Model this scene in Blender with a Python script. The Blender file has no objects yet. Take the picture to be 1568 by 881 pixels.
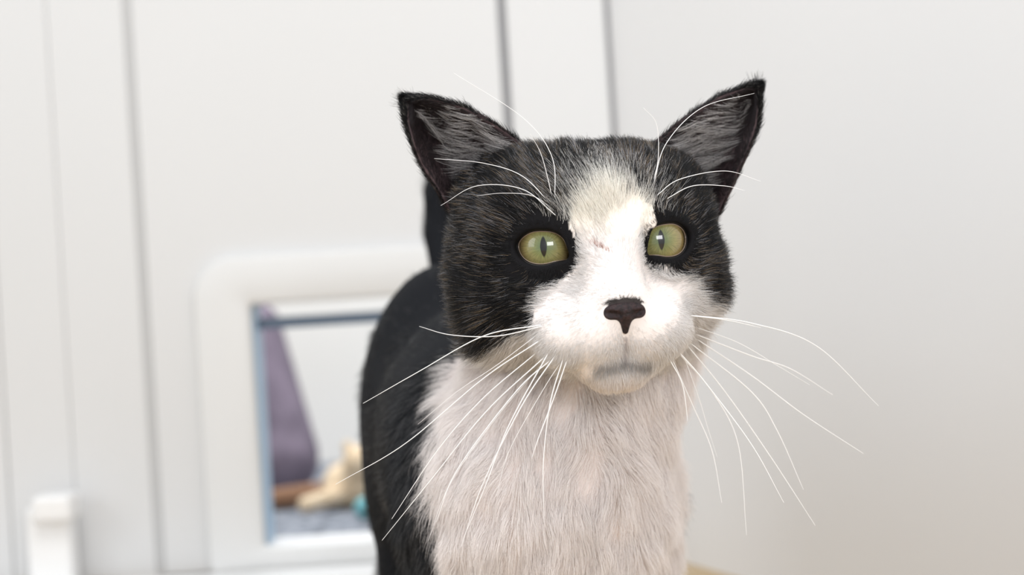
import bpy, math, random
import numpy as np
from mathutils import Vector, Matrix, kdtree
rng=np.random.default_rng(7); random.seed(7)
sc=bpy.context.scene
sc.view_settings.view_transform='Standard'
sc.view_settings.look='None'
DENS=1.0
# ------------------------------------------------------------------ site frame (metres)
D=0.627; S=0.00024; H=0.215; A=math.radians(3.5)
ca,sa=math.cos(A),math.sin(A)
def W(px,py,y):
    u=(px-784)*S*(D+y)/D; v=(440.5-py)*S*(D+y)/D
    return np.array([u*ca+v*sa, y, -u*sa+v*ca+H])
cam=bpy.data.cameras.new('camera'); camo=bpy.data.objects.new('camera',cam)
sc.collection.objects.link(camo); sc.camera=camo
cam.lens=60; cam.sensor_width=36; cam.clip_start=0.02
camo.location=(0,-D,H)
camo.rotation_euler=(Matrix.Rotation(A,3,'Y')@Matrix.Rotation(math.radians(90),3,'X')).to_euler()
cam.dof.use_dof=True; cam.dof.focus_distance=D-0.002; cam.dof.aperture_fstop=7.5

# ------------------------------------------------------------------ helpers
def link(o,parent=None):
    sc.collection.objects.link(o)
    if parent: o.parent=parent
    return o
def mesh_obj(name,verts,faces,mat=None,parent=None,smooth=False):
    me=bpy.data.meshes.new(name); me.from_pydata([tuple(map(float,v)) for v in verts],[],[tuple(map(int,f)) for f in faces]); me.update()
    if mat: me.materials.append(mat)
    if smooth: me.polygons.foreach_set('use_smooth',[True]*len(me.polygons))
    return link(bpy.data.objects.new(name,me),parent)
def nodemat(name,col,rough=0.5,noise=None,spec=0.5,coat=0.0,bump=0.0):
    m=bpy.data.materials.new(name); m.use_nodes=True; nt=m.node_tree; b=nt.nodes['Principled BSDF']
    b.inputs['Base Color'].default_value=(*col,1); b.inputs['Roughness'].default_value=rough
    b.inputs['Specular IOR Level'].default_value=spec; b.inputs['Coat Weight'].default_value=coat
    if noise:
        sc_,c2,det=noise
        tc=nt.nodes.new('ShaderNodeTexCoord'); n=nt.nodes.new('ShaderNodeTexNoise'); n.inputs['Scale'].default_value=sc_; n.inputs['Detail'].default_value=det
        r=nt.nodes.new('ShaderNodeValToRGB'); r.color_ramp.elements[0].position=.35; r.color_ramp.elements[1].position=.65
        r.color_ramp.elements[0].color=(*col,1); r.color_ramp.elements[1].color=(*c2,1)
        nt.links.new(tc.outputs['Object'],n.inputs['Vector']); nt.links.new(n.outputs['Fac'],r.inputs[0]); nt.links.new(r.outputs[0],b.inputs['Base Color'])
        if bump:
            bp=nt.nodes.new('ShaderNodeBump'); bp.inputs['Strength'].default_value=bump; bp.inputs['Distance'].default_value=.003
            nt.links.new(n.outputs['Fac'],bp.inputs['Height']); nt.links.new(bp.outputs[0],b.inputs['Normal'])
    return m
def attrmat(name,rough=.5,spec=.4,transl=0.0):
    m=bpy.data.materials.new(name); m.use_nodes=True; nt=m.node_tree; b=nt.nodes['Principled BSDF']
    at=nt.nodes.new('ShaderNodeAttribute'); at.attribute_name='fur_color'
    nt.links.new(at.outputs['Color'],b.inputs['Base Color']); b.inputs['Roughness'].default_value=rough; b.inputs['Specular IOR Level'].default_value=spec
    if transl>0:
        tr=nt.nodes.new('ShaderNodeBsdfTranslucent'); mx=nt.nodes.new('ShaderNodeMixShader'); mx.inputs[0].default_value=transl
        nt.links.new(at.outputs['Color'],tr.inputs['Color']); nt.links.new(b.outputs[0],mx.inputs[1]); nt.links.new(tr.outputs[0],mx.inputs[2])
        nt.links.new(mx.outputs[0],nt.nodes['Material Output'].inputs['Surface'])
    return m
def nrm(v): return v/np.maximum(np.linalg.norm(v,axis=-1,keepdims=True),1e-9)
def ell(P,c,r):
    q=P-np.array(c,float); r=np.array(r,float)
    k0=np.linalg.norm(q/r,axis=-1); k1=np.linalg.norm(q/(r*r),axis=-1)
    return k0*(k0-1)/np.maximum(k1,1e-6)
def rc(P,a,ra,b,rb):
    a=np.array(a,float); b=np.array(b,float); ab=b-a
    t=np.clip(((P-a)@ab)/(ab@ab),0,1)
    return np.linalg.norm(P-a-t[...,None]*ab,axis=-1)-(ra+(rb-ra)*t)
def smin(a,b,k):
    h=np.maximum(k-np.abs(a-b),0)/k
    return np.minimum(a,b)-h*h*k*.25
def smax(a,b,k): return -smin(-a,-b,k)
def surface_nets(fn,lo,hi,h):
    ax=[np.arange(lo[i],hi[i]+h,h) for i in range(3)]
    G=np.stack(np.meshgrid(*ax,indexing='ij'),-1); f=np.empty(G.shape[:3])
    for i in range(0,G.shape[0],16): f[i:i+16]=fn(G[i:i+16])
    ins=f<0; c=np.zeros(tuple(n-1 for n in f.shape),int)
    offs=[(i,j,k) for i in (0,1) for j in (0,1) for k in (0,1)]
    n=[s-1 for s in f.shape]
    for o in offs: c+=ins[o[0]:o[0]+n[0],o[1]:o[1]+n[1],o[2]:o[2]+n[2]]
    act=np.argwhere((c>0)&(c<8)); idx=-np.ones(c.shape,int); idx[tuple(act.T)]=np.arange(len(act))
    acc=np.zeros((len(act),3)); cnt=np.zeros(len(act))
    for a in offs:
        for d in range(3):
            if a[d]==1: continue
            b=list(a); b[d]=1
            ia=act+np.array(a); ib=act+np.array(b)
            fa=f[tuple(ia.T)]; fb=f[tuple(ib.T)]; m=(fa<0)!=(fb<0)
            t=np.where(m,fa/np.where(m,fa-fb,1),0)
            p=np.array(a,float)+t[:,None]*(np.array(b)-np.array(a))
            acc[m]+=p[m]; cnt[m]+=1
    V=(act+acc/cnt[:,None])*h+np.array(lo)
    Q=[]
    for d in range(3):
        e,g=(d+1)%3,(d+2)%3
        s0=[slice(None)]*3; s1=[slice(None)]*3; s0[d]=slice(0,-1); s1[d]=slice(1,None)
        ch=ins[tuple(s0)]!=ins[tuple(s1)]
        E=np.argwhere(ch); ok=(E[:,e]>=1)&(E[:,g]>=1)&(E[:,e]<f.shape[e]-1)&(E[:,g]<f.shape[g]-1); E=E[ok]
        ue=np.zeros(3,int); ue[e]=1; ug=np.zeros(3,int); ug[g]=1
        q=np.stack([idx[tuple((E-ue-ug).T)],idx[tuple((E-ug).T)],idx[tuple(E.T)],idx[tuple((E-ue).T)]],1)
        flip=~ins[tuple(E.T)]; q[flip]=q[flip][:,::-1]; Q.append(q)
    return V,np.concatenate(Q)
_sd=np.random.default_rng(3); _k=_sd.normal(size=(3,6,3)); _ph=_sd.uniform(0,6.28,(3,6))
def vnoise(P,scale):
    out=np.zeros(P.shape)
    for a in range(3):
        for j in range(6):
            out[...,a]+=np.sin((P@_k[a,j])/scale+_ph[a,j])
    return out/2.4
def sample(V,Q,N,wfn=None):
    T=np.concatenate([Q[:,[0,1,2]],Q[:,[0,2,3]]]); a,b,c=V[T[:,0]],V[T[:,1]],V[T[:,2]]
    ar=np.linalg.norm(np.cross(b-a,c-a),axis=1)*.5
    if wfn is not None: ar=ar*wfn((a+b+c)/3)
    i=rng.choice(len(T),N,p=ar/ar.sum()); r1=np.sqrt(rng.random(N)); r2=rng.random(N)
    return (1-r1)[:,None]*a[i]+(r1*(1-r2))[:,None]*b[i]+(r1*r2)[:,None]*c[i]
def grad(fn,P,e=.7):
    g=np.zeros(P.shape)
    for i in range(3):
        d=np.zeros(3); d[i]=e; g[:,i]=fn(P+d)-fn(P-d)
    return nrm(g)
def grow(R,N,T,L,lift,noise=.15,nscale=6.,grav=(0,0,0),K=6,rand=.12,keepout=True):
    nz=vnoise(R,nscale)*noise+rng.normal(size=R.shape)*rand
    pts=[R]; g=np.array(grav,float)
    lift=np.asarray(lift); lift=lift[:,None] if lift.ndim else lift
    for k in range(K-1):
        t=(k+.5)/(K-1)
        d=nrm(N*lift*(1-t*.9)+T*(.5+.6*t)+nz+g*t)
        if keepout:
            dn=np.sum(d*N,1,keepdims=True); d=nrm(d+N*np.maximum(0,.10*(1-t)+.0-dn))
        pts.append(pts[-1]+d*(L/(K-1))[:,None])
    return np.stack(pts,1)
def clump(P,nc,amt):
    N=len(P); ci=rng.choice(N,nc,replace=False); kd=kdtree.KDTree(nc)
    for j,i in enumerate(ci): kd.insert(P[i,0],j)
    kd.balance(); own=np.array([ci[kd.find(p)[1]] for p in P[:,0]])
    K=P.shape[1]; w=(np.linspace(0,1,K)**1.3)[None,:,None]*(np.asarray(amt)*rng.uniform(.4,1,N))[:,None,None]
    return P*(1-w)+P[own]*w
def hair_obj(name,P,C,r0,mat,parent,tip=.15):
    N,K,_=P.shape
    hc=bpy.data.hair_curves.new(name); hc.add_curves([K]*N)
    hc.attributes['position'].data.foreach_set('vector',P.reshape(-1).astype(np.float32))
    ra=hc.attributes.get('radius') or hc.attributes.new('radius','FLOAT','POINT')
    r0=np.broadcast_to(np.asarray(r0,float),(N,)); t=np.linspace(0,1,K)
    prof=1-(1-tip)*t**2
    ra.data.foreach_set('value',(r0[:,None]*prof[None]).reshape(-1).astype(np.float32))
    if C.ndim==2: C=np.repeat(C[:,None],K,1)
    ca_=hc.attributes.new('fur_color','FLOAT_COLOR','POINT')
    c4=np.ones((N*K,4),np.float32); c4[:,:3]=C.reshape(-1,3)
    ca_.data.foreach_set('color',c4.reshape(-1))
    hc.materials.append(mat); return link(bpy.data.objects.new(name,hc),parent)
def set_col(o,C):
    a=o.data.color_attributes.new('fur_color','FLOAT_COLOR','POINT'); c4=np.ones((len(C),4),np.float32); c4[:,:3]=C
    a.data.foreach_set('color',c4.reshape(-1))
def catmull(pts,n):
    p=np.array(pts,float); p=np.vstack([2*p[0]-p[1],p,2*p[-1]-p[-2]]); m=len(p)-3
    ts=np.linspace(0,m,n); out=[]
    for t in ts:
        i=min(int(t),m-1); u=t-i; a,b,c,d=p[i:i+4]
        out.append(.5*((2*b)+(-a+c)*u+(2*a-5*b+4*c-d)*u*u+(-a+3*b-3*c+d)*u**3))
    return np.array(out)
def tube(name,pts,rad,mat,parent,closed=False,seg=8):
    pts=np.array(pts,float); n=len(pts); V=[];F=[]
    rad=np.broadcast_to(np.asarray(rad,float),(n,))
    for i in range(n):
        t=pts[(i+1)%n]-pts[i-1] if (closed or 0<i<n-1) else (pts[1]-pts[0] if i==0 else pts[-1]-pts[-2])
        t/=np.linalg.norm(t); up=np.array([0.03,1,0.05]) ; a=np.cross(t,up); a/=np.linalg.norm(a); b=np.cross(t,a)
        for k in range(seg):
            w=2*math.pi*k/seg; V.append(pts[i]+rad[i]*(math.cos(w)*a+math.sin(w)*b))
    for i in range(n if closed else n-1):
        for k in range(seg):
            j=(i+1)%n; F.append((i*seg+k,i*seg+(k+1)%seg,j*seg+(k+1)%seg,j*seg+k))
    return mesh_obj(name,V,F,mat,parent,True)

# ------------------------------------------------------------------ THE CAT
cat=bpy.data.objects.new('tuxedo_cat',None); sc.collection.objects.link(cat); cat.empty_display_size=.05
YAW=math.radians(10); PIT=math.radians(0)
fv=np.array([math.sin(YAW)*math.cos(PIT),-math.cos(YAW)*math.cos(PIT),math.sin(PIT)])
ex=np.array([math.cos(YAW),math.sin(YAW),0]); ez=np.cross(ex,-fv); ez/=np.linalg.norm(ez)
O=W(925,374,0)-.033*fv
HM=np.stack([ex,fv,ez])      # local mm (X,F,Z) -> world: O + l@HM/1000
def l2w(l): return O+(np.asarray(l,float)@HM)/1000
def w2l(w): return ((np.asarray(w,float)-O)@HM.T)*1000
EYES=[]
for sgn in (-1,1):
    dvg=22 if sgn<0 else 15
    c=np.array([sgn*(19.5 if sgn<0 else 22.0),22.5 if sgn<0 else 23.2,0.]); ax=nrm(np.array([sgn*math.sin(math.radians(dvg)),math.cos(math.radians(dvg)),.03]))
    a=nrm(np.cross(ax,[0,0,1.]))*1.0   # lateral
    if a[0]*sgn<0: a=-a               # a points outward (away from nose)
    b=np.cross(a,ax); b=b if b[2]>0 else -b
    EYES.append((c,ax,a,b))
def eyeR(phi):
    ha,hb=9.3,6.9
    R=1/np.sqrt((np.cos(phi)/ha)**2+(np.sin(phi)/hb)**2)
    d=np.angle(np.exp(1j*(phi-math.radians(205))))
    up=np.angle(np.exp(1j*(phi-math.radians(100))))
    return R+2.3*np.exp(-(d/.28)**2)+.7*np.exp(-(np.angle(np.exp(1j*(phi-math.radians(12))))/.3)**2)-.55*np.exp(-(up/.75)**2)
def eye_e(P,i):
    c,ax,a,b=EYES[i]; q=P-c; x=q@a; y=q@b; z=q@ax
    rho=np.sqrt(x*x+y*y); phi=np.arctan2(y,x)
    return rho-eyeR(phi),z,x,y
def head_sdf(P):
    X=P.copy(); X[...,0]=np.abs(X[...,0])
    d=ell(P,(0,-4,4),(47,44,36))
    d=smin(d,ell(X,(25,-3,14),(25,30,25)),10)
    d=smin(d,ell(P,(0,12,13),(36,24,21)),10)
    d=smin(d,ell(X,(29,1,-14),(24,29,26)),12)
    d=smin(d,ell(P,(0,2,-31),(26,23,14)),12)
    d=smin(d,rc(P,(0,27,8),12,(0,51,-21),9),11)
    d=smin(d,ell(X,(12.5,36,-33),(16,17,12.5)),16)
    d=smin(d,ell(X,(8,45.5,-34),(10,11,9)),9)
    d=smin(d,ell(P,(0,39,-45),(13,13,8.5)),6)
    d=smax(d,-rc(P,(0,62,-34),.6,(0,59,-42),.8),2.5)
    for i in (0,1):
        d=smin(d,np.linalg.norm(P-EYES[i][0],axis=-1)-12.3,6)
    for i in (0,1):
        e,z,_,_=eye_e(P,i)
        hole=np.maximum(e,-z+2)
        d=smax(d,-hole,1.6)
    return d
def nose_sdf(P):
    X=P.copy(); X[...,0]=np.abs(X[...,0])
    d=ell(P,(0,58.0,-24.0),(6.9,4.0,2.9))
    d=smin(d,ell(X,(4.9,57.4,-25.4),(2.7,3.4,2.2)),2)
    d=smin(d,rc(P,(0,58.8,-26.3),2.7,(0,57.7,-31.6),1.1),2.5)
    d=smax(d,-rc(X,(3.2,61.6,-26.0),1.4,(7.0,59.8,-24.9),.9),.8)
    d=smax(d,-rc(P,(0,62.0,-28),.6,(0,59.2,-35),.6),.8)
    return d
def body_sdf(P):
    d=rc(P,(32,70,198),40,(8,65,135),45)
    d=smin(d,ell(P,(8,84,108),(45,52,58)),25)
    d=smin(d,ell(P,(-26,125,128),(31,50,58)),20)
    d=smin(d,ell(P,(36,125,128),(30,50,58)),20)
    d=smin(d,ell(P,(-14,195,142),(56,95,66)),25)
    d=smin(d,ell(P,(-35,290,142),(51,80,88)),25)
    for x in (-20,34):
        d=smin(d,rc(P,(x,98,95),20,(x,88,14),11.5),14)
        d=smin(d,ell(P,(x,79,10),(13,20,9.5)),6)
    for x in (-60,-6):
        d=smin(d,ell(P,(x,292,98),(22,44,46)),14)
        d=smin(d,rc(P,(x,268,68),18,(x-1,330,48),11),12)
        d=smin(d,rc(P,(x-1,330,48),10,(x-1,320,14),9),5)
        d=smin(d,ell(P,(x-1,303,10),(13,25,9.5)),6)
    tl=[(-28,355,190),(-38,385,222),(-42,394,250),(-41,394,275),(-36,388,292)]
    for i in range(4): d=smin(d,rc(P,tl[i],10-i*.6,tl[i+1],9.4-i*.6),8 if i==0 else 3)
    return d
def head_sdf_w(Pmm):   # world mm
    return head_sdf(w2l(Pmm/1000))
def body_sdf_l(Pl): return body_sdf(l2w(Pl)*1000)
cp=np.array([0,-D,H])
def hit(px,py,fallF=15.):
    t=W(px,py,0)-cp; t/=np.linalg.norm(t); s=D-.12
    for _ in range(80):
        p=cp+t*s; d=float(head_sdf(w2l(p)[None])[0])/1000
        if d<.0002: return w2l(p)
        s+=d*.8
        if s>D+.15: break
    f0=w2l(cp)[1]; f1=w2l(cp+t)[1]; s=(fallF-f0)/(f1-f0); return w2l(cp+t*s)
poly=[(928,268),(958,284),(994,312),(1000,340),(982,372),(988,402),(1035,414),(1064,428),(1078,455),(1100,470),(1125,490),(1110,640),(690,640),(696,562),(755,527),(815,503),(820,470),(835,445),(880,422),(888,395),(884,370),(876,342),(878,312),(897,284)]
POLY=np.array([hit(*p)[[0,2]] for p in poly])
def sd_poly(x,z):
    n=len(POLY); ins=np.zeros(x.shape,bool); dm=np.full(x.shape,1e9)
    for i in range(n):
        a=POLY[i]; b=POLY[(i+1)%n]
        c=((a[1]>z)!=(b[1]>z)); xi=(b[0]-a[0])*(z-a[1])/((b[1]-a[1]) if b[1]!=a[1] else 1e-9)+a[0]
        ins^=c&(x<xi)
        e=b-a; t=np.clip(((x-a[0])*e[0]+(z-a[1])*e[1])/(e@e),0,1)
        dm=np.minimum(dm,np.hypot(x-a[0]-t*e[0],z-a[1]-t*e[1]))
    return np.where(ins,-dm,dm)
BLK=np.array([.008,.008,.0095]); 
def smooth01(x): x=np.clip(x,0,1); return x*x*(3-2*x)
def head_color(P,jit,plain=False):
    N=len(P); n=vnoise(P,5.)
    jz=jit*(1+1.3*smooth01((P[:,2]-8)/12))
    x=P[:,0]+n[:,0]*1.1+rng.normal(size=N)*jz; z=P[:,2]+n[:,2]*1.1+rng.normal(size=N)*jz*1.3
    sd=sd_poly(x,z); white=(sd<0)&(P[:,1]>-14)
    wcol=np.tile(np.array([.87,.85,.84]),(N,1))
    cream=(smooth01((P[:,2]+2)/12)*smooth01((34-P[:,2])/10))[:,None]; wcol=wcol*(1-cream)+np.array([.97,.935,.875])*cream
    pink=smooth01((-P[:,2]-44)/8)[:,None]; wcol=wcol*(1-pink)+np.array([.94,.89,.87])*pink
    tick=rng.random(N); b=np.tile(BLK,(N,1))
    mo=np.minimum(rc(np.stack([np.abs(P[:,0]),P[:,1]*0,P[:,2]],1),(0,0,-43),0,(9,0,-44.5),0),99)
    g=np.exp(-(mo/1.9)**2)*(P[:,1]>30)*.55
    tf=((P[:,0])/6.5)**2+((P[:,2]+21.6)/1.5)**2
    if plain:
        C=np.where(white[:,None],wcol,b); C=C*(1-g[:,None])+np.array([.10,.09,.09])*g[:,None]; C[(tf<1.2)&(P[:,1]>40)]=[.05,.045,.045]
        return C,white,sd
    eg=np.minimum(np.where(eye_e(P,0)[1]>0,eye_e(P,0)[0],99),np.where(eye_e(P,1)[1]>0,eye_e(P,1)[0],99))
    top=smooth01((P[:,2]-12)/14)*smooth01((34-np.abs(P[:,0]))/12)
    side=smooth01((np.abs(P[:,0])-22)/10)
    n2=smooth01(.5+vnoise(P,3.2)[:,0]*.8)
    pr=(.10+.34*top+.18*side)*smooth01((eg-.6)/3)*(.3+1.3*n2)
    m=tick<pr; sh=rng.random(N)[:,None]
    tc=np.where(rng.random(N)[:,None]<.5,np.array([.36,.27,.18]),np.array([.40,.40,.43]))
    b[m]=(b*(1-sh)+tc*sh)[m]
    C=np.where(white[:,None],wcol,b)
    wg=(~white)&(sd<13)&(P[:,2]>4)&(eg>3)&(rng.random(N)<.40*(1-np.clip(sd,0,13)/13)); C[wg]=[.8,.78,.75]
    C=C*(1-g[:,None])+np.array([.10,.09,.09])*g[:,None]
    ph=np.exp(-(P[:,0]/1.0)**2)*((P[:,2]<-33)&(P[:,2]>-43)&(P[:,1]>40))*.3; C=C*(1-ph[:,None])+np.array([.25,.17,.16])*ph[:,None]
    m=(tf+rng.normal(size=N)*.3<1)&(P[:,1]>40); C[m]=[.06,.055,.052]
    sr=rc(np.stack([P[:,0],P[:,1]*0,P[:,2]],1),(SC0[0],0,SC0[1]),0,(SC1[0],0,SC1[1]),0); m=(sr<.5)&(P[:,1]>20)&(rng.random(N)<.7); C[m]=[.40,.19,.14]
    return C,white,sd
SC0=hit(908,375)[[0,2]]; SC1=hit(938,389)[[0,2]]
def body_color(P,jit):
    N=len(P); n=vnoise(P,9.)
    x=P[:,0]+n[:,0]*2+rng.normal(size=N)*jit; y=P[:,1]+n[:,1]*3+rng.normal(size=N)*jit; z=P[:,2]
    bx=np.interp(z,[60,108,135,150,170,188,210],[-28,-33,-36,-38,-31,-24,-22])
    white=((x>bx)&(y<108))|(z<26)|((z<90)&(y>110)&(y<260)&(np.abs(x+8)<30))
    wcol=np.tile(np.array([.965,.92,.905]),(N,1))*rng.uniform(.93,1.02,(N,1))
    b=np.tile(np.array([.012,.014,.018]),(N,1)); sh=rng.random(N)[:,None]; m=rng.random(N)<.34
    if jit>1.01: b[m]=(b*(1-sh)+np.array([.19,.19,.20])*sh)[m]
    return np.where(white[:,None],wcol,b),white

skin=attrmat('cat_skin',.8,.1); fur=attrmat('cat_fur',.42,.36,.32)
V,Q=surface_nets(head_sdf,(-62,-52,-62),(62,70,48),1.0)
ho=mesh_obj('head',l2w(V),Q,skin,cat,True)
hc_,_,_=head_color(V,.2,True); set_col(ho,np.clip(hc_*np.array([.93,.88,.86]),0,1))
nV,nQ=surface_nets(nose_sdf,(-12,50,-40),(12,68,-18),.35)
nosem=nodemat('nose_leather',(.010,.007,.008),.6,(700,(.034,.018,.019),4),.3,.0,.35)
mesh_obj('nose',l2w(nV),nQ,nosem,cat,True)
NH=int(240000*DENS)
R=sample(V,Q,NH,lambda c:1+2.2*smooth01((c[:,1]-5)/30)-.6*smooth01((-c[:,1]-10)/10)+1.0*smooth01((-c[:,2]-30)/10))
keep=(nose_sdf(R)>.4)&(body_sdf_l(R)>-4)
near=np.full(len(R),99.); rad=np.zeros(R.shape)
for i in (0,1):
    e,z,x,y=eye_e(R,i); inf=z>0
    keep&=~(inf&(e<.6)&(np.abs(x)<16)&(np.abs(y)<14))
    c,ax,a,b=EYES[i]; rr=nrm(x[:,None]*a+y[:,None]*b); m=inf&(e<near); rad[m]=rr[m]; near=np.where(m,e,near)
R=R[keep]; near=near[keep]; rad=rad[keep]; Nn=grad(head_sdf,R)
T=R-np.array([0,58,-22]); T=nrm(T)+np.array([0,-.35,-.12]); 
low=smooth01((-R[:,2]-30)/15)[:,None]*smooth01((R[:,1]+20)/25)[:,None]; T=T+low*np.array([0,-.2,-.7])
w=np.clip(1-near/8,0,1)[:,None]; T=T*(1-w)+rad*w*1.2
T=nrm(T-Nn*np.sum(T*Nn,1,keepdims=True))
dn=np.linalg.norm(R-np.array([0,58,-24]),axis=1)
L=np.clip(1.8+(dn-9)*.11,1.8,7.0)*np.clip(.30+near/10,.30,1)
cheek=smooth01((np.abs(R[:,0])-32)/12)*smooth01((-R[:,2]+2)/25)
jaw=smooth01((-R[:,2]-30)/10)*smooth01((34-R[:,1])/14)
L=L*(1+.6*cheek+1.2*jaw)*rng.uniform(.7,1.2,len(R))
lift=.20+.18*cheek+.25*jaw
P=grow(R-Nn*.3,Nn,T,L,lift,.18,5.,(0,0,-.05),6,.13)
P=clump(P,int(len(P)*.035),.42)
C,white,sd=head_color(R,.9)
C=C*rng.uniform(.84,1.06,(len(C),1))
hair_obj('face_fur',l2w(P),np.clip(C,0,.97),np.where(white,.05,.05)*1e-3,fur,cat)

bV,bQ=surface_nets(body_sdf,(-110,5,-3),(92,420,350),3.0)
bo=mesh_obj('body',bV/1000,bQ,skin,cat,True)
bc,_=body_color(bV,1); set_col(bo,bc*np.array([.80,.75,.73]))
NB=int(250000*DENS)
R=sample(bV,bQ,NB,lambda c:.5+3.6*smooth01((130-c[:,1])/50))
keep=(head_sdf_w(R)>-1)&(R[:,2]>1); R=R[keep]; Nn=grad(body_sdf,R,2.)
back=smooth01((R[:,1]-90)/40)[:,None]; tail=((R[:,2]>235)&(R[:,1]>330))[:,None]
T=np.array([0,.15,-1.])*(1-back)+np.array([0,1.,-.45])*back
T=np.where(tail,np.array([0,0,1.]),T)
cx=(R[:,0]-12)/50; swirl=vnoise(R,11.)
T=T+np.stack([cx*.2+swirl[:,0]*.38,cx*0,cx*0],1)*(1-back)
T=nrm(T-Nn*np.sum(T*Nn,1,keepdims=True)*.9)
leg=smooth01((70-R[:,2])/30)
L=(14*(1-back[:,0])+8*back[:,0])*(1-.6*leg)*rng.uniform(.45,1.15,len(R))
P=grow(R-Nn*.8,Nn,T,L,.50*(1-back[:,0])+.15,.30,5.,(0,0,-.18),6,.17)
P=clump(P,int(len(P)*.022),.30+.12*(1-back[:,0]))
P=clump(P,int(len(P)*.0045),.22*(1-back[:,0]))
P[...,2]=np.maximum(P[...,2],.6)
C,white=body_color(R,1.8); C=C*rng.uniform(.90,1.05,(len(C),1))
hair_obj('body_fur',P/1000,np.clip(C,0,.97),.058e-3,fur,cat)

# ears
skinear=nodemat('ear_skin',(.045,.030,.033),.7,(300,(.075,.048,.05),3),.2)
def make_ear(nm,outer,inner,outward):
    NV,NU=32,17
    E1=catmull([W(*p) for p in outer],NV); E2=catmull([W(*p) for p in inner],NV)
    G=np.zeros((NV,NU,3)); v=np.linspace(0,1,NV)
    for i in range(NV):
        dep=.019*(1-v[i])**.7+.001
        Cc=(E1[i]+E2[i])/2+2*dep*nrm(np.array([outward*.15,1,.10]))
        for j in range(NU):
            u=j/(NU-1); G[i,j]=(1-u)**2*E1[i]+2*u*(1-u)*Cc+u*u*E2[i]
    F=[(i*NU+j,i*NU+j+1,(i+1)*NU+j+1,(i+1)*NU+j) for i in range(NV-1) for j in range(NU-1)]
    o=mesh_obj(nm,G.reshape(-1,3),F,skinear,cat,True)
    so=o.modifiers.new('thickness','SOLIDIFY'); so.thickness=.0016; so.offset=0
    return G
def ear_sample(G,U,Vv):
    NV,NU=G.shape[:2]; a=np.clip(Vv,0,1)*(NV-1.001); b=np.clip(U,0,1)*(NU-1.001); i=a.astype(int); j=b.astype(int); fa=(a-i)[:,None]; fb=(b-j)[:,None]
    p=(G[i,j]*(1-fa)*(1-fb)+G[i+1,j]*fa*(1-fb)+G[i,j+1]*(1-fa)*fb+G[i+1,j+1]*fa*fb)
    dv=nrm(G[i+1,j]-G[i,j]); du=nrm(G[i,j+1]-G[i,j]+1e-9); n=nrm(np.cross(du,dv)); n=np.where(n[:,1:2]>0,n,-n)
    return p*1000,dv,du,n
earL=make_ear('ear_left',[(700,345,.03),(674,298,.028),(643,248,.026),(625,195,.026),(622,157,.028)],
                       [(850,262,.024),(796,218,.022),(750,185,.022),(704,162,.024),(658,150,.026),(627,151,.028)],-1)
earR=make_ear('ear_right',[(1090,350,.045),(1108,312,.043),(1132,262,.042),(1158,195,.042),(1163,140,.044)],
                        [(965,250,.030),(1005,218,.030),(1045,184,.034),(1095,152,.040),(1135,136,.043),(1159,133,.044)],1)
PP=[];CC=[];RR=[]
for G,osgn in ((earL,-1),(earR,1)):
    n=9000
    p,dv,du,nn=ear_sample(G,rng.random(n),rng.random(n)); 
    PP.append(grow(p+nn*.7,nn,dv,rng.uniform(3,5.5,n),.25,.15,5,K=6)); CC.append(np.tile(BLK,(n,1))*rng.uniform(.8,2,(n,1))); RR.append(np.full(n,.06))
    n=8000; side=rng.random(n)<.5; U=np.where(side,rng.uniform(0,.06,n),rng.uniform(.94,1,n)); vv=rng.random(n)**.8
    p,dv,du,nn=ear_sample(G,U,vv); out=np.where(side[:,None],-du,du)
    PP.append(grow(p,nn*0+out,dv,rng.uniform(1.8,3.8,n),.3,.2,5,K=6,rand=.18,keepout=False)); c=np.tile(BLK,(n,1)); PPc=rng.random(n)<.06; c[PPc]=[.2,.19,.18]; CC.append(c); RR.append(np.full(n,.055))
    n=12000; p,dv,du,nn=ear_sample(G,rng.random(n),rng.random(n)**1.0)
    PP.append(grow(p-nn*.8,-nn,dv,rng.uniform(1.5,3.5,n),.4,.2,4,K=6)); c=np.tile([.022,.016,.018],(n,1))*rng.uniform(.6,1.8,(n,1)); CC.append(c); RR.append(np.full(n,.045))
    # long pale inner hairs springing from the inner rim / floor of the cup
    n=1000; U=rng.uniform(.40,1.0,n); vv=.15+rng.random(n)**1.6*.6
    p,dv,du,nn=ear_sample(G,U,vv); dirn=nrm(-du*.55+dv*.8+np.array([0,-.35,0]))
    Rt=p-nn*.5; Pp=grow(Rt,-nn,dirn,rng.uniform(8,18,n)*(1.1-vv),.35,.22,6,(0,0,.2),K=6,rand=.10,keepout=False)
    Pp=clump(Pp,60,.75); PP.append(Pp)
    c=np.tile([.58,.56,.56],(n,1))*rng.uniform(.15,1.5,(n,1)); CC.append(c); RR.append(np.full(n,.05))
    n=160; p,dv,du,nn=ear_sample(G,rng.random(n),rng.uniform(.93,1,n)); dt=nrm(np.array([osgn*(.75 if osgn<0 else .05),0,.8]))
    PP.append(grow(p,nn*0,np.tile(dt,(n,1)),rng.uniform(2,8,n),0,.25,5,K=6,rand=.22)); CC.append(np.tile(BLK,(n,1))); RR.append(np.full(n,.05))
hair_obj('ear_fur',np.concatenate(PP)/1000,np.concatenate(CC),np.concatenate(RR)*1e-3,fur,cat)

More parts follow.
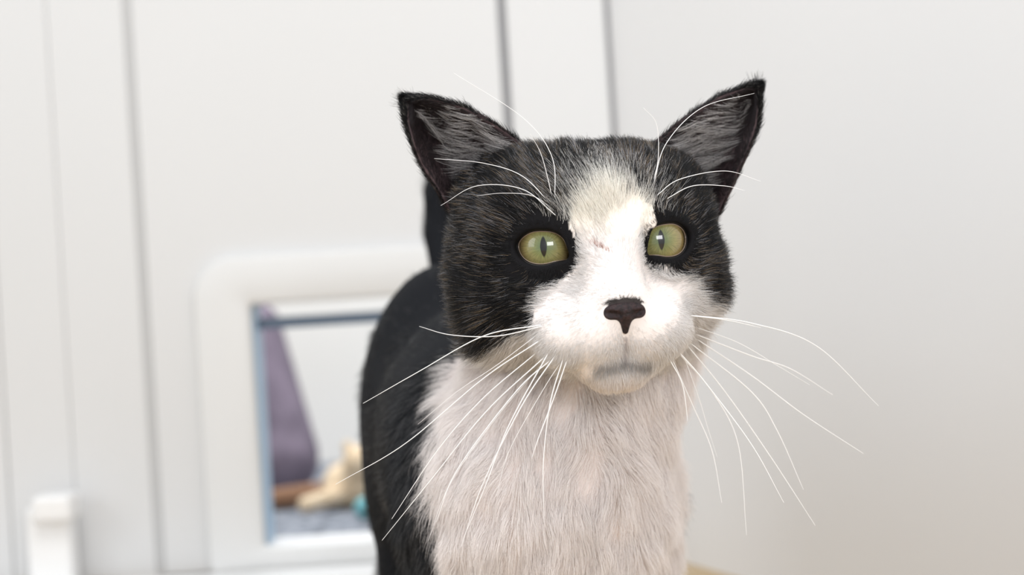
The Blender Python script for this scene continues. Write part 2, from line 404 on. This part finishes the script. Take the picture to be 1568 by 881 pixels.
# eyes
def eye_mat():
    m=bpy.data.materials.new('cat_eye'); m.use_nodes=True; nt=m.node_tree; b=nt.nodes['Principled BSDF']; N=nt.nodes.new; Lk=nt.links.new
    tc=N('ShaderNodeTexCoord'); sp=N('ShaderNodeSeparateXYZ'); Lk(tc.outputs['Object'],sp.inputs[0])
    def M(op,a,b_=None):
        n=N('ShaderNodeMath'); n.operation=op
        for k,v in enumerate((a,b_)):
            if v is None: continue
            if isinstance(v,(int,float)): n.inputs[k].default_value=v
            else: Lk(v,n.inputs[k])
        return n.outputs[0]
    x,y=sp.outputs[0],sp.outputs[1]
    r=M('SQRT',M('ADD',M('MULTIPLY',x,x),M('MULTIPLY',y,y)))
    ang=M('ARCTAN2',y,x)
    cb=N('ShaderNodeCombineXYZ'); Lk(M('MULTIPLY',M('COSINE',ang),5.),cb.inputs[0]); Lk(M('MULTIPLY',M('SINE',ang),5.),cb.inputs[1]); Lk(M('MULTIPLY',r,120.),cb.inputs[2])
    ns=N('ShaderNodeTexNoise'); ns.inputs['Scale'].default_value=3.2; ns.inputs['Detail'].default_value=6; Lk(cb.outputs[0],ns.inputs['Vector'])
    rr=M('ADD',M('MULTIPLY',r,100.),M('MULTIPLY',M('SUBTRACT',ns.outputs['Fac'],.5),.22))
    ramp=N('ShaderNodeValToRGB'); Lk(rr,ramp.inputs[0]); cr=ramp.color_ramp
    cr.elements[0].position=.12; cr.elements[0].color=(.12,.165,.075,1)
    cr.elements[1].position=.99; cr.elements[1].color=(.05,.035,.012,1)
    for p,c in ((.38,(.18,.195,.075,1)),(.62,(.265,.235,.10,1)),(.88,(.24,.175,.075,1))):
        e=cr.elements.new(p); e.color=c
    mul=N('ShaderNodeMixRGB'); mul.blend_type='MULTIPLY'; mul.inputs[0].default_value=.5; Lk(ramp.outputs[0],mul.inputs[1])
    rp2=N('ShaderNodeValToRGB'); rp2.color_ramp.elements[0].position=.3; rp2.color_ramp.elements[1].position=.7; rp2.color_ramp.elements[0].color=(.45,.45,.4,1); rp2.color_ramp.elements[1].color=(1.3,1.3,1.2,1); Lk(ns.outputs['Fac'],rp2.inputs[0]); Lk(rp2.outputs[0],mul.inputs[2])
    px=M('DIVIDE',M('ABSOLUTE',x),.00125); py=M('DIVIDE',M('ABSOLUTE',y),.0038)
    pu=M('ADD',M('POWER',px,1.6),M('POWER',py,1.6)); 
    st=N('ShaderNodeMapRange'); st.inputs['From Min'].default_value=.85; st.inputs['From Max'].default_value=1.15; Lk(pu,st.inputs['Value'])
    mx=N('ShaderNodeMixRGB'); Lk(st.outputs[0],mx.inputs[0]); mx.inputs[1].default_value=(.002,.003,.003,1); Lk(mul.outputs[0],mx.inputs[2])
    Lk(mx.outputs[0],b.inputs['Base Color']); b.inputs['Roughness'].default_value=.35; b.inputs['Coat Weight'].default_value=1; b.inputs['Coat Roughness'].default_value=.02; b.inputs['Specular IOR Level'].default_value=.2
    return m
em=eye_mat(); lidm=nodemat('eyelid_rim',(.008,.007,.007),.45,None,.3,.0); wetm=nodemat('eyelid_wet_line',(.22,.16,.12),.3,None,.5,.5)
for i in (0,1):
    c,ax,a,b=EYES[i]; cw=l2w(c)
    bpy.ops.mesh.primitive_uv_sphere_add(segments=64,ring_count=40,radius=.0114); o=bpy.context.object
    o.name='eye_%s'%('left','right')[i]; o.data.name=o.name; o.data.materials.append(em); o.data.polygons.foreach_set('use_smooth',[True]*len(o.data.polygons))
    g=nrm(cw-cp)
    gaze=nrm(-g+np.array([-.10 if i==0 else .20,0,.05]))
    up=np.array([0,0,1.]); zx=nrm(np.cross(up,gaze)); zy=np.cross(gaze,zx)
    M4=Matrix([[zx[0],zy[0],gaze[0],cw[0]],[zx[1],zy[1],gaze[1],cw[1]],[zx[2],zy[2],gaze[2],cw[2]],[0,0,0,1]])
    o.matrix_world=M4; o.parent=cat
    for nm,off,rs,rt,mt in (('eyelid_rim',.25,11.9,.65,lidm),('eyelid_wet_line',-.65,11.45,.22,wetm)):
        pts=[]
        for k in range(56):
            ph=2*math.pi*k/56; Rr=float(eyeR(np.array(ph)))+off; x,y=Rr*math.cos(ph),Rr*math.sin(ph)
            pts.append(l2w(c+x*a+y*b+math.sqrt(max(rs*rs-x*x-y*y,4))*ax))
        tube(nm+('_left','_right')[i],pts,rt*1e-3,mt,cat,True,8)

# whiskers
def wh(root,pts,dy):
    h=l2w(hit(*root)); y0=h[1]; n=len(pts); ps=[h]
    for k,p in enumerate(pts): ps.append(W(p[0],p[1],y0+dy*((k+1)/n)))
    return catmull(ps,14)
WL=[((828,498),[(740,515),(640,570),(556,618)],.02),((826,522),[(740,580),(620,680),(514,742)],.02),
((822,540),[(740,610),(670,690),(600,795)],.01),((836,545),[(745,630),(660,735),(585,828)],.015),
((850,545),[(800,620),(740,740),(706,838)],.0),((862,550),[(842,620),(832,710),(833,795)],.0),
((845,550),[(790,600),(700,720),(668,800)],.0),((868,552),[(848,610),(825,670),(815,700)],.0),
((830,500),[(760,515),(690,513),(642,500)],.03),((840,540),[(780,650),(745,740),(716,810)],.0),
((1058,483),[(1150,495),(1250,530),(1345,622)],.01),((1060,510),[(1150,545),(1210,565),(1275,605)],.01),
((1060,515),[(1150,575),(1230,635),(1322,695)],.0),((1053,530),[(1110,600),(1180,700),(1248,805)],.0),
((1043,545),[(1090,600),(1130,680),(1143,820)],.0),((1030,552),[(1060,620),(1090,690),(1105,770)],.0),
((1056,525),[(1150,600),(1190,660),(1230,750)],.0),((1025,550),[(1045,590),(1053,645)],.0),
((1052,483),[(1110,490),(1165,502)],.01),((1040,540),[(1075,580),(1150,680),(1200,770)],.0),
((850,310),[(845,240),(800,180),(695,112)],-.005),((848,318),[(800,270),(740,250),(665,243)],-.0),
((851,330),[(800,290),(730,285),(675,315)],-.0),((846,305),[(838,270),(828,235),(812,205)],-.01),
((1000,285),[(1020,220),(1075,165),(1155,143)],-.0),((1005,300),[(1040,275),(1110,262),(1165,278)],-.0),
((1020,305),[(1060,285),(1110,285),(1140,292)],-.0),((1000,280),[(1008,240),(1005,190),(985,165)],-.01),
((820,515),[(760,560),(700,600),(640,650)],.02),((858,556),[(830,600),(780,690),(760,760)],.0),((1062,500),[(1130,525),(1190,560),(1240,590)],.005),((1048,548),[(1070,610),(1085,660),(1098,700)],.0),
((832,555),[(760,640),(690,740),(655,830)],.0),((848,322),[(815,300),(770,296),(730,300)],.0)]
P=np.array([wh(*w_) for w_ in WL])
rr=np.array([.21]*20+[.15]*8+[.12]*6)*1e-3
hair_obj('whiskers',P,np.tile([.95,.95,.96],(len(P),1)),rr,attrmat('whisker',.35,.5,.2),cat,.35)

# ------------------------------------------------------------------ ROOM
white=nodemat('white_wall_paint',(.76,.76,.765),.45,(1.3,(.79,.79,.795),2),.4)
panel=nodemat('dimmed_white_panel',(.62,.62,.62),.4,(1.3,(.65,.65,.65),2),.4)  # same white as the right wall, colour darkened to offset front light spill
white2=nodemat('white_frame_plastic',(.68,.68,.675),.4,None,.4)
sill=nodemat('white_sill',(.82,.82,.82),.4)
seal=nodemat('grey_rubber_seal',(.25,.25,.26),.6); pale=nodemat('pale_seal',(.47,.47,.47),.6)
YB=.728
def multi(name,boxes,mat,parent=None,bev=0):
    V=[];F=[]
    for lo,hi in boxes:
        x0,y0,z0=lo; x1,y1,z1=hi; n=len(V)
        V+=[(x0,y0,z0),(x1,y0,z0),(x1,y1,z0),(x0,y1,z0),(x0,y0,z1),(x1,y0,z1),(x1,y1,z1),(x0,y1,z1)]
        F+=[tuple(n+k for k in f) for f in [(0,3,2,1),(4,5,6,7),(0,1,5,4),(1,2,6,5),(2,3,7,6),(3,0,4,7)]]
    o=mesh_obj(name,V,F,mat,parent)
    if bev:
        m=o.modifiers.new('bevel','BEVEL'); m.width=bev; m.segments=3; m.limit_method='ANGLE'
    return o
def box(name,lo,hi,mat,parent=None,bev=0): return multi(name,[(lo,hi)],mat,parent,bev)
ZT=2.1
hx0,hx1,hz0,hz1=-.2075,-.050,.0226,.2137
wb=bpy.data.objects.new('wall_back',None); sc.collection.objects.link(wb)
box('pillar_outer',(-1.3,YB-.0015,0),(-.4083,YB+.04,ZT),panel,wb,.0012)
box('pillar_mid',(-.4077,YB-.0005,0),(-.3562,YB+.04,ZT),panel,wb,.0008)
box('pillar_inner',(-.3559,YB-.0005,0),(-.2955,YB+.04,ZT),panel,wb,.001)
box('corner_strip',(.0085,YB,0),(.0865,YB+.04,ZT),panel,wb,.001)
box('seal_left',(-.2954,YB+.001,0),(-.2885,YB+.03,ZT),pale,wb)
box('seal_mid',(.0016,YB+.004,0),(.0084,YB+.036,ZT),seal,wb)
dr=bpy.data.objects.new('door_1',None); sc.collection.objects.link(dr)
multi('door_leaf',[((-.288,YB,.004),(hx0,YB+.04,ZT)),((hx1,YB,.004),(.0015,YB+.04,ZT)),((hx0,YB,hz1),(hx1,YB+.04,ZT)),((hx0,YB,.004),(hx1,YB+.04,hz0))],panel,dr)
c0=np.array([.0905,YB+.002]); dv=np.array([.39,-1.0]); 
c1=c0+dv*1.3; nr=np.array([1,.39])/math.hypot(1,.39)*.05
V=[(c0[0],c0[1],0),(c1[0],c1[1],0),(c1[0]+nr[0],c1[1]+nr[1],0),(c0[0]+nr[0],c0[1]+nr[1],0)]
V=V+[(a,b,ZT) for a,b,_ in V]
mesh_obj('wall_right',V,[(0,3,2,1),(4,5,6,7),(0,1,5,4),(1,2,6,5),(2,3,7,6),(3,0,4,7)],white)
box('trim_1',(.080,YB+.003,0),(.112,YB+.03,ZT),seal)
def rrect(x0,x1,z0,z1,r,rb,n=8):
    pts=[]
    for cx,cz,a0,q in ((x1-r,z1-r,0,r),(x0+r,z1-r,90,r),(x0+rb,z0+rb,180,rb),(x1-rb,z0+rb,270,rb)):
        for k in range(n+1):
            w=math.radians(a0+90*k/n); pts.append((cx+q*math.cos(w),cz+q*math.sin(w)))
    return pts
flap=bpy.data.objects.new('cat_flap',None); sc.collection.objects.link(flap)
ox0,ox1,oz0,oz1=-.2525,-.006,.002,.2535
prof=[(0,-.0005),(0,-.006),(.0015,-.0085),(.004,-.0095),(.038,-.0105),(.041,-.009),('i',-.007),('i',-.0005)]
V=[];F=[];n=36
for ins,y in prof:
    if ins=='i': L_=rrect(hx0,hx1,hz0,hz1,.003,.003)
    else: 
        f=ins/.043; L_=rrect(ox0+(hx0-ox0)*f,ox1+(hx1-ox1)*f,oz0+(hz0-oz0)*f,oz1+(hz1-oz1)*f,.034*(1-f)+.003*f,.006*(1-f)+.003*f)
    V+=[(x,YB+y,z) for x,z in L_]
for i in range(len(prof)-1):
    for k in range(n): F.append((i*n+k,i*n+(k+1)%n,(i+1)*n+(k+1)%n,(i+1)*n+k))
mesh_obj('frame',V,F,white2,flap,True)
box('flap_rail',(hx0+.001,YB+.008,hz1-.020),(hx1-.001,YB+.022,hz1-.011),nodemat('blue_grey_rail',(.09,.13,.19),.4),dr,.001)
box('flap_weather_strip',(hx0+.0005,YB+.0,hz0),(hx0+.003,YB+.03,hz1),nodemat('blue_edge',(.35,.48,.62),.4),dr)
fl=nodemat('tan_floor',(.42,.30,.17),.45,(9,(.50,.37,.21),6),.4)
box('floor',(-1.3,-1.2,-.03),(1.1,YB+.04,0),fl)
box('trim_2',(-.6,YB-.085,0.0),(.0,YB-.011,.0045),sill,None,.001)
YR=1.62
box('carpet',(-1.3,YB+.04,-.03),(.9,YR+.05,0),nodemat('grey_carpet',(.08,.09,.11),.95,(70,(.34,.36,.40),5),.1,0,1.0))
box('wall_far',(-1.3,YR,0),(.9,YR+.05,1.2),nodemat('cream_wall',(.82,.79,.74),.8,(3,(.85,.83,.79),2)))
def blob(name,fn,lo,hi,h,mat,parent=None):
    v,q=surface_nets(fn,lo,hi,h); return mesh_obj(name,v/1000,q,mat,parent,True)
purple=nodemat('purple_fabric',(.15,.125,.16),.9,(30,(.23,.19,.24),5),.1,0,.6)
bx=W(450,715,1.30)[0]*1000
def bag(P):
    d=rc(P,(bx-18,1300,42),48,(bx-48,1330,180),40); d=smin(d,rc(P,(bx-70,1300,40),42,(bx-80,1330,185),38),18)
    return smax(d+np.sin(P[...,0]/6+P[...,2]/30)*1.6,-P[...,2]+.5,4)
blob('fabric_bag',bag,(bx-170,1230,-4),(bx+60,1400,260),4,purple)
tan=nodemat('tan_plush',(.66,.50,.33),.95,(60,(.78,.64,.46),3),.1,0,.6); brown=nodemat('brown_plush',(.24,.13,.075),.95)
pt=bpy.data.objects.new('plush_toy',None); sc.collection.objects.link(pt)
tx=W(526,730,1.1)[0]*1000; 
def plush(P):
    d=ell(P,(tx+4,1120,24),(28,26,24)); d=smin(d,ell(P,(tx+20,1100,48),(20,18,17)),8); d=smin(d,rc(P,(tx-10,1095,16),9,(tx-38,1085,10),8),8)
    d=smin(d,ell(P,(tx+6,1100,64),(6,4,7)),3); d=smin(d,ell(P,(tx+34,1100,64),(6,4,7)),3)
    return d
blob('toy_body',plush,(tx-60,1050,-3),(tx+60,1160,85),2.5,tan,pt)
blob('toy_legs',lambda P:smin(rc(P,(tx-30,1140,14),12,(tx-100,1130,11),10),ell(P,(tx-105,1125,12),(13,14,11)),6),(tx-130,1090,-3),(tx,1170,40),2.5,brown,pt)
bl=W(558,752,1.02)
bpy.ops.mesh.primitive_uv_sphere_add(segments=24,ring_count=16,radius=.011,location=(bl[0],1.02,.011)); o=bpy.context.object; o.name='toy_ball'; o.data.materials.append(nodemat('cyan_ball',(.14,.42,.46),.5,(80,(.2,.5,.54),2))); o.data.polygons.foreach_set('use_smooth',[True]*len(o.data.polygons))
def latch(P):
    q=np.abs(P-np.array([-369,703,32]))-np.array([13,10,32]); d=np.linalg.norm(np.maximum(q,0),axis=-1)+np.minimum(q.max(-1),0)-4
    q=np.abs(P-np.array([-362,694,67]))-np.array([11,14,6]); d2=np.linalg.norm(np.maximum(q,0),axis=-1)+np.minimum(q.max(-1),0)-4
    d=smin(d,d2,6); return smax(d,-P[...,2]+5,1)
blob('door_latch',latch,(-395,668,-3),(-335,726,88),1.5,sill)

# ------------------------------------------------------------------ LIGHT
w=bpy.data.worlds.new('world'); sc.world=w; w.use_nodes=True
w.node_tree.nodes['Background'].inputs[0].default_value=(.95,.98,1,1); w.node_tree.nodes['Background'].inputs[1].default_value=.85
def area(name,loc,tgt,size,power,col=(1,1,1)):
    l=bpy.data.lights.new(name,'AREA'); l.shape='RECTANGLE'; l.size=size[0]; l.size_y=size[1]; l.energy=power; l.color=col
    o=bpy.data.objects.new(name,l); sc.collection.objects.link(o); o.location=loc
    o.rotation_euler=(Vector(tgt)-Vector(loc)).to_track_quat('-Z','Y').to_euler(); return o
area('ceiling_light',(-.15,-.35,1.45),(0,.1,.2),(.6,.5),9,(1,.99,.98))
area('left_fill_light',(-1.1,-.6,.7),(0,.1,.2),(.6,.7),4,(.9,.95,1))  # unseen fill from the left, no window is built there
area('front_fill_light',(.35,-1.4,.6),(0,.2,.2),(.6,.35),10.5,(.98,.98,1))  # added fill behind the camera to lift chest and right wall, not a window
area('next_room_fill',(-.2,1.1,1.4),(-.2,1.2,0),(.4,.4),20,(.95,.97,1))  # added fill, brightens the otherwise dim space behind the flap
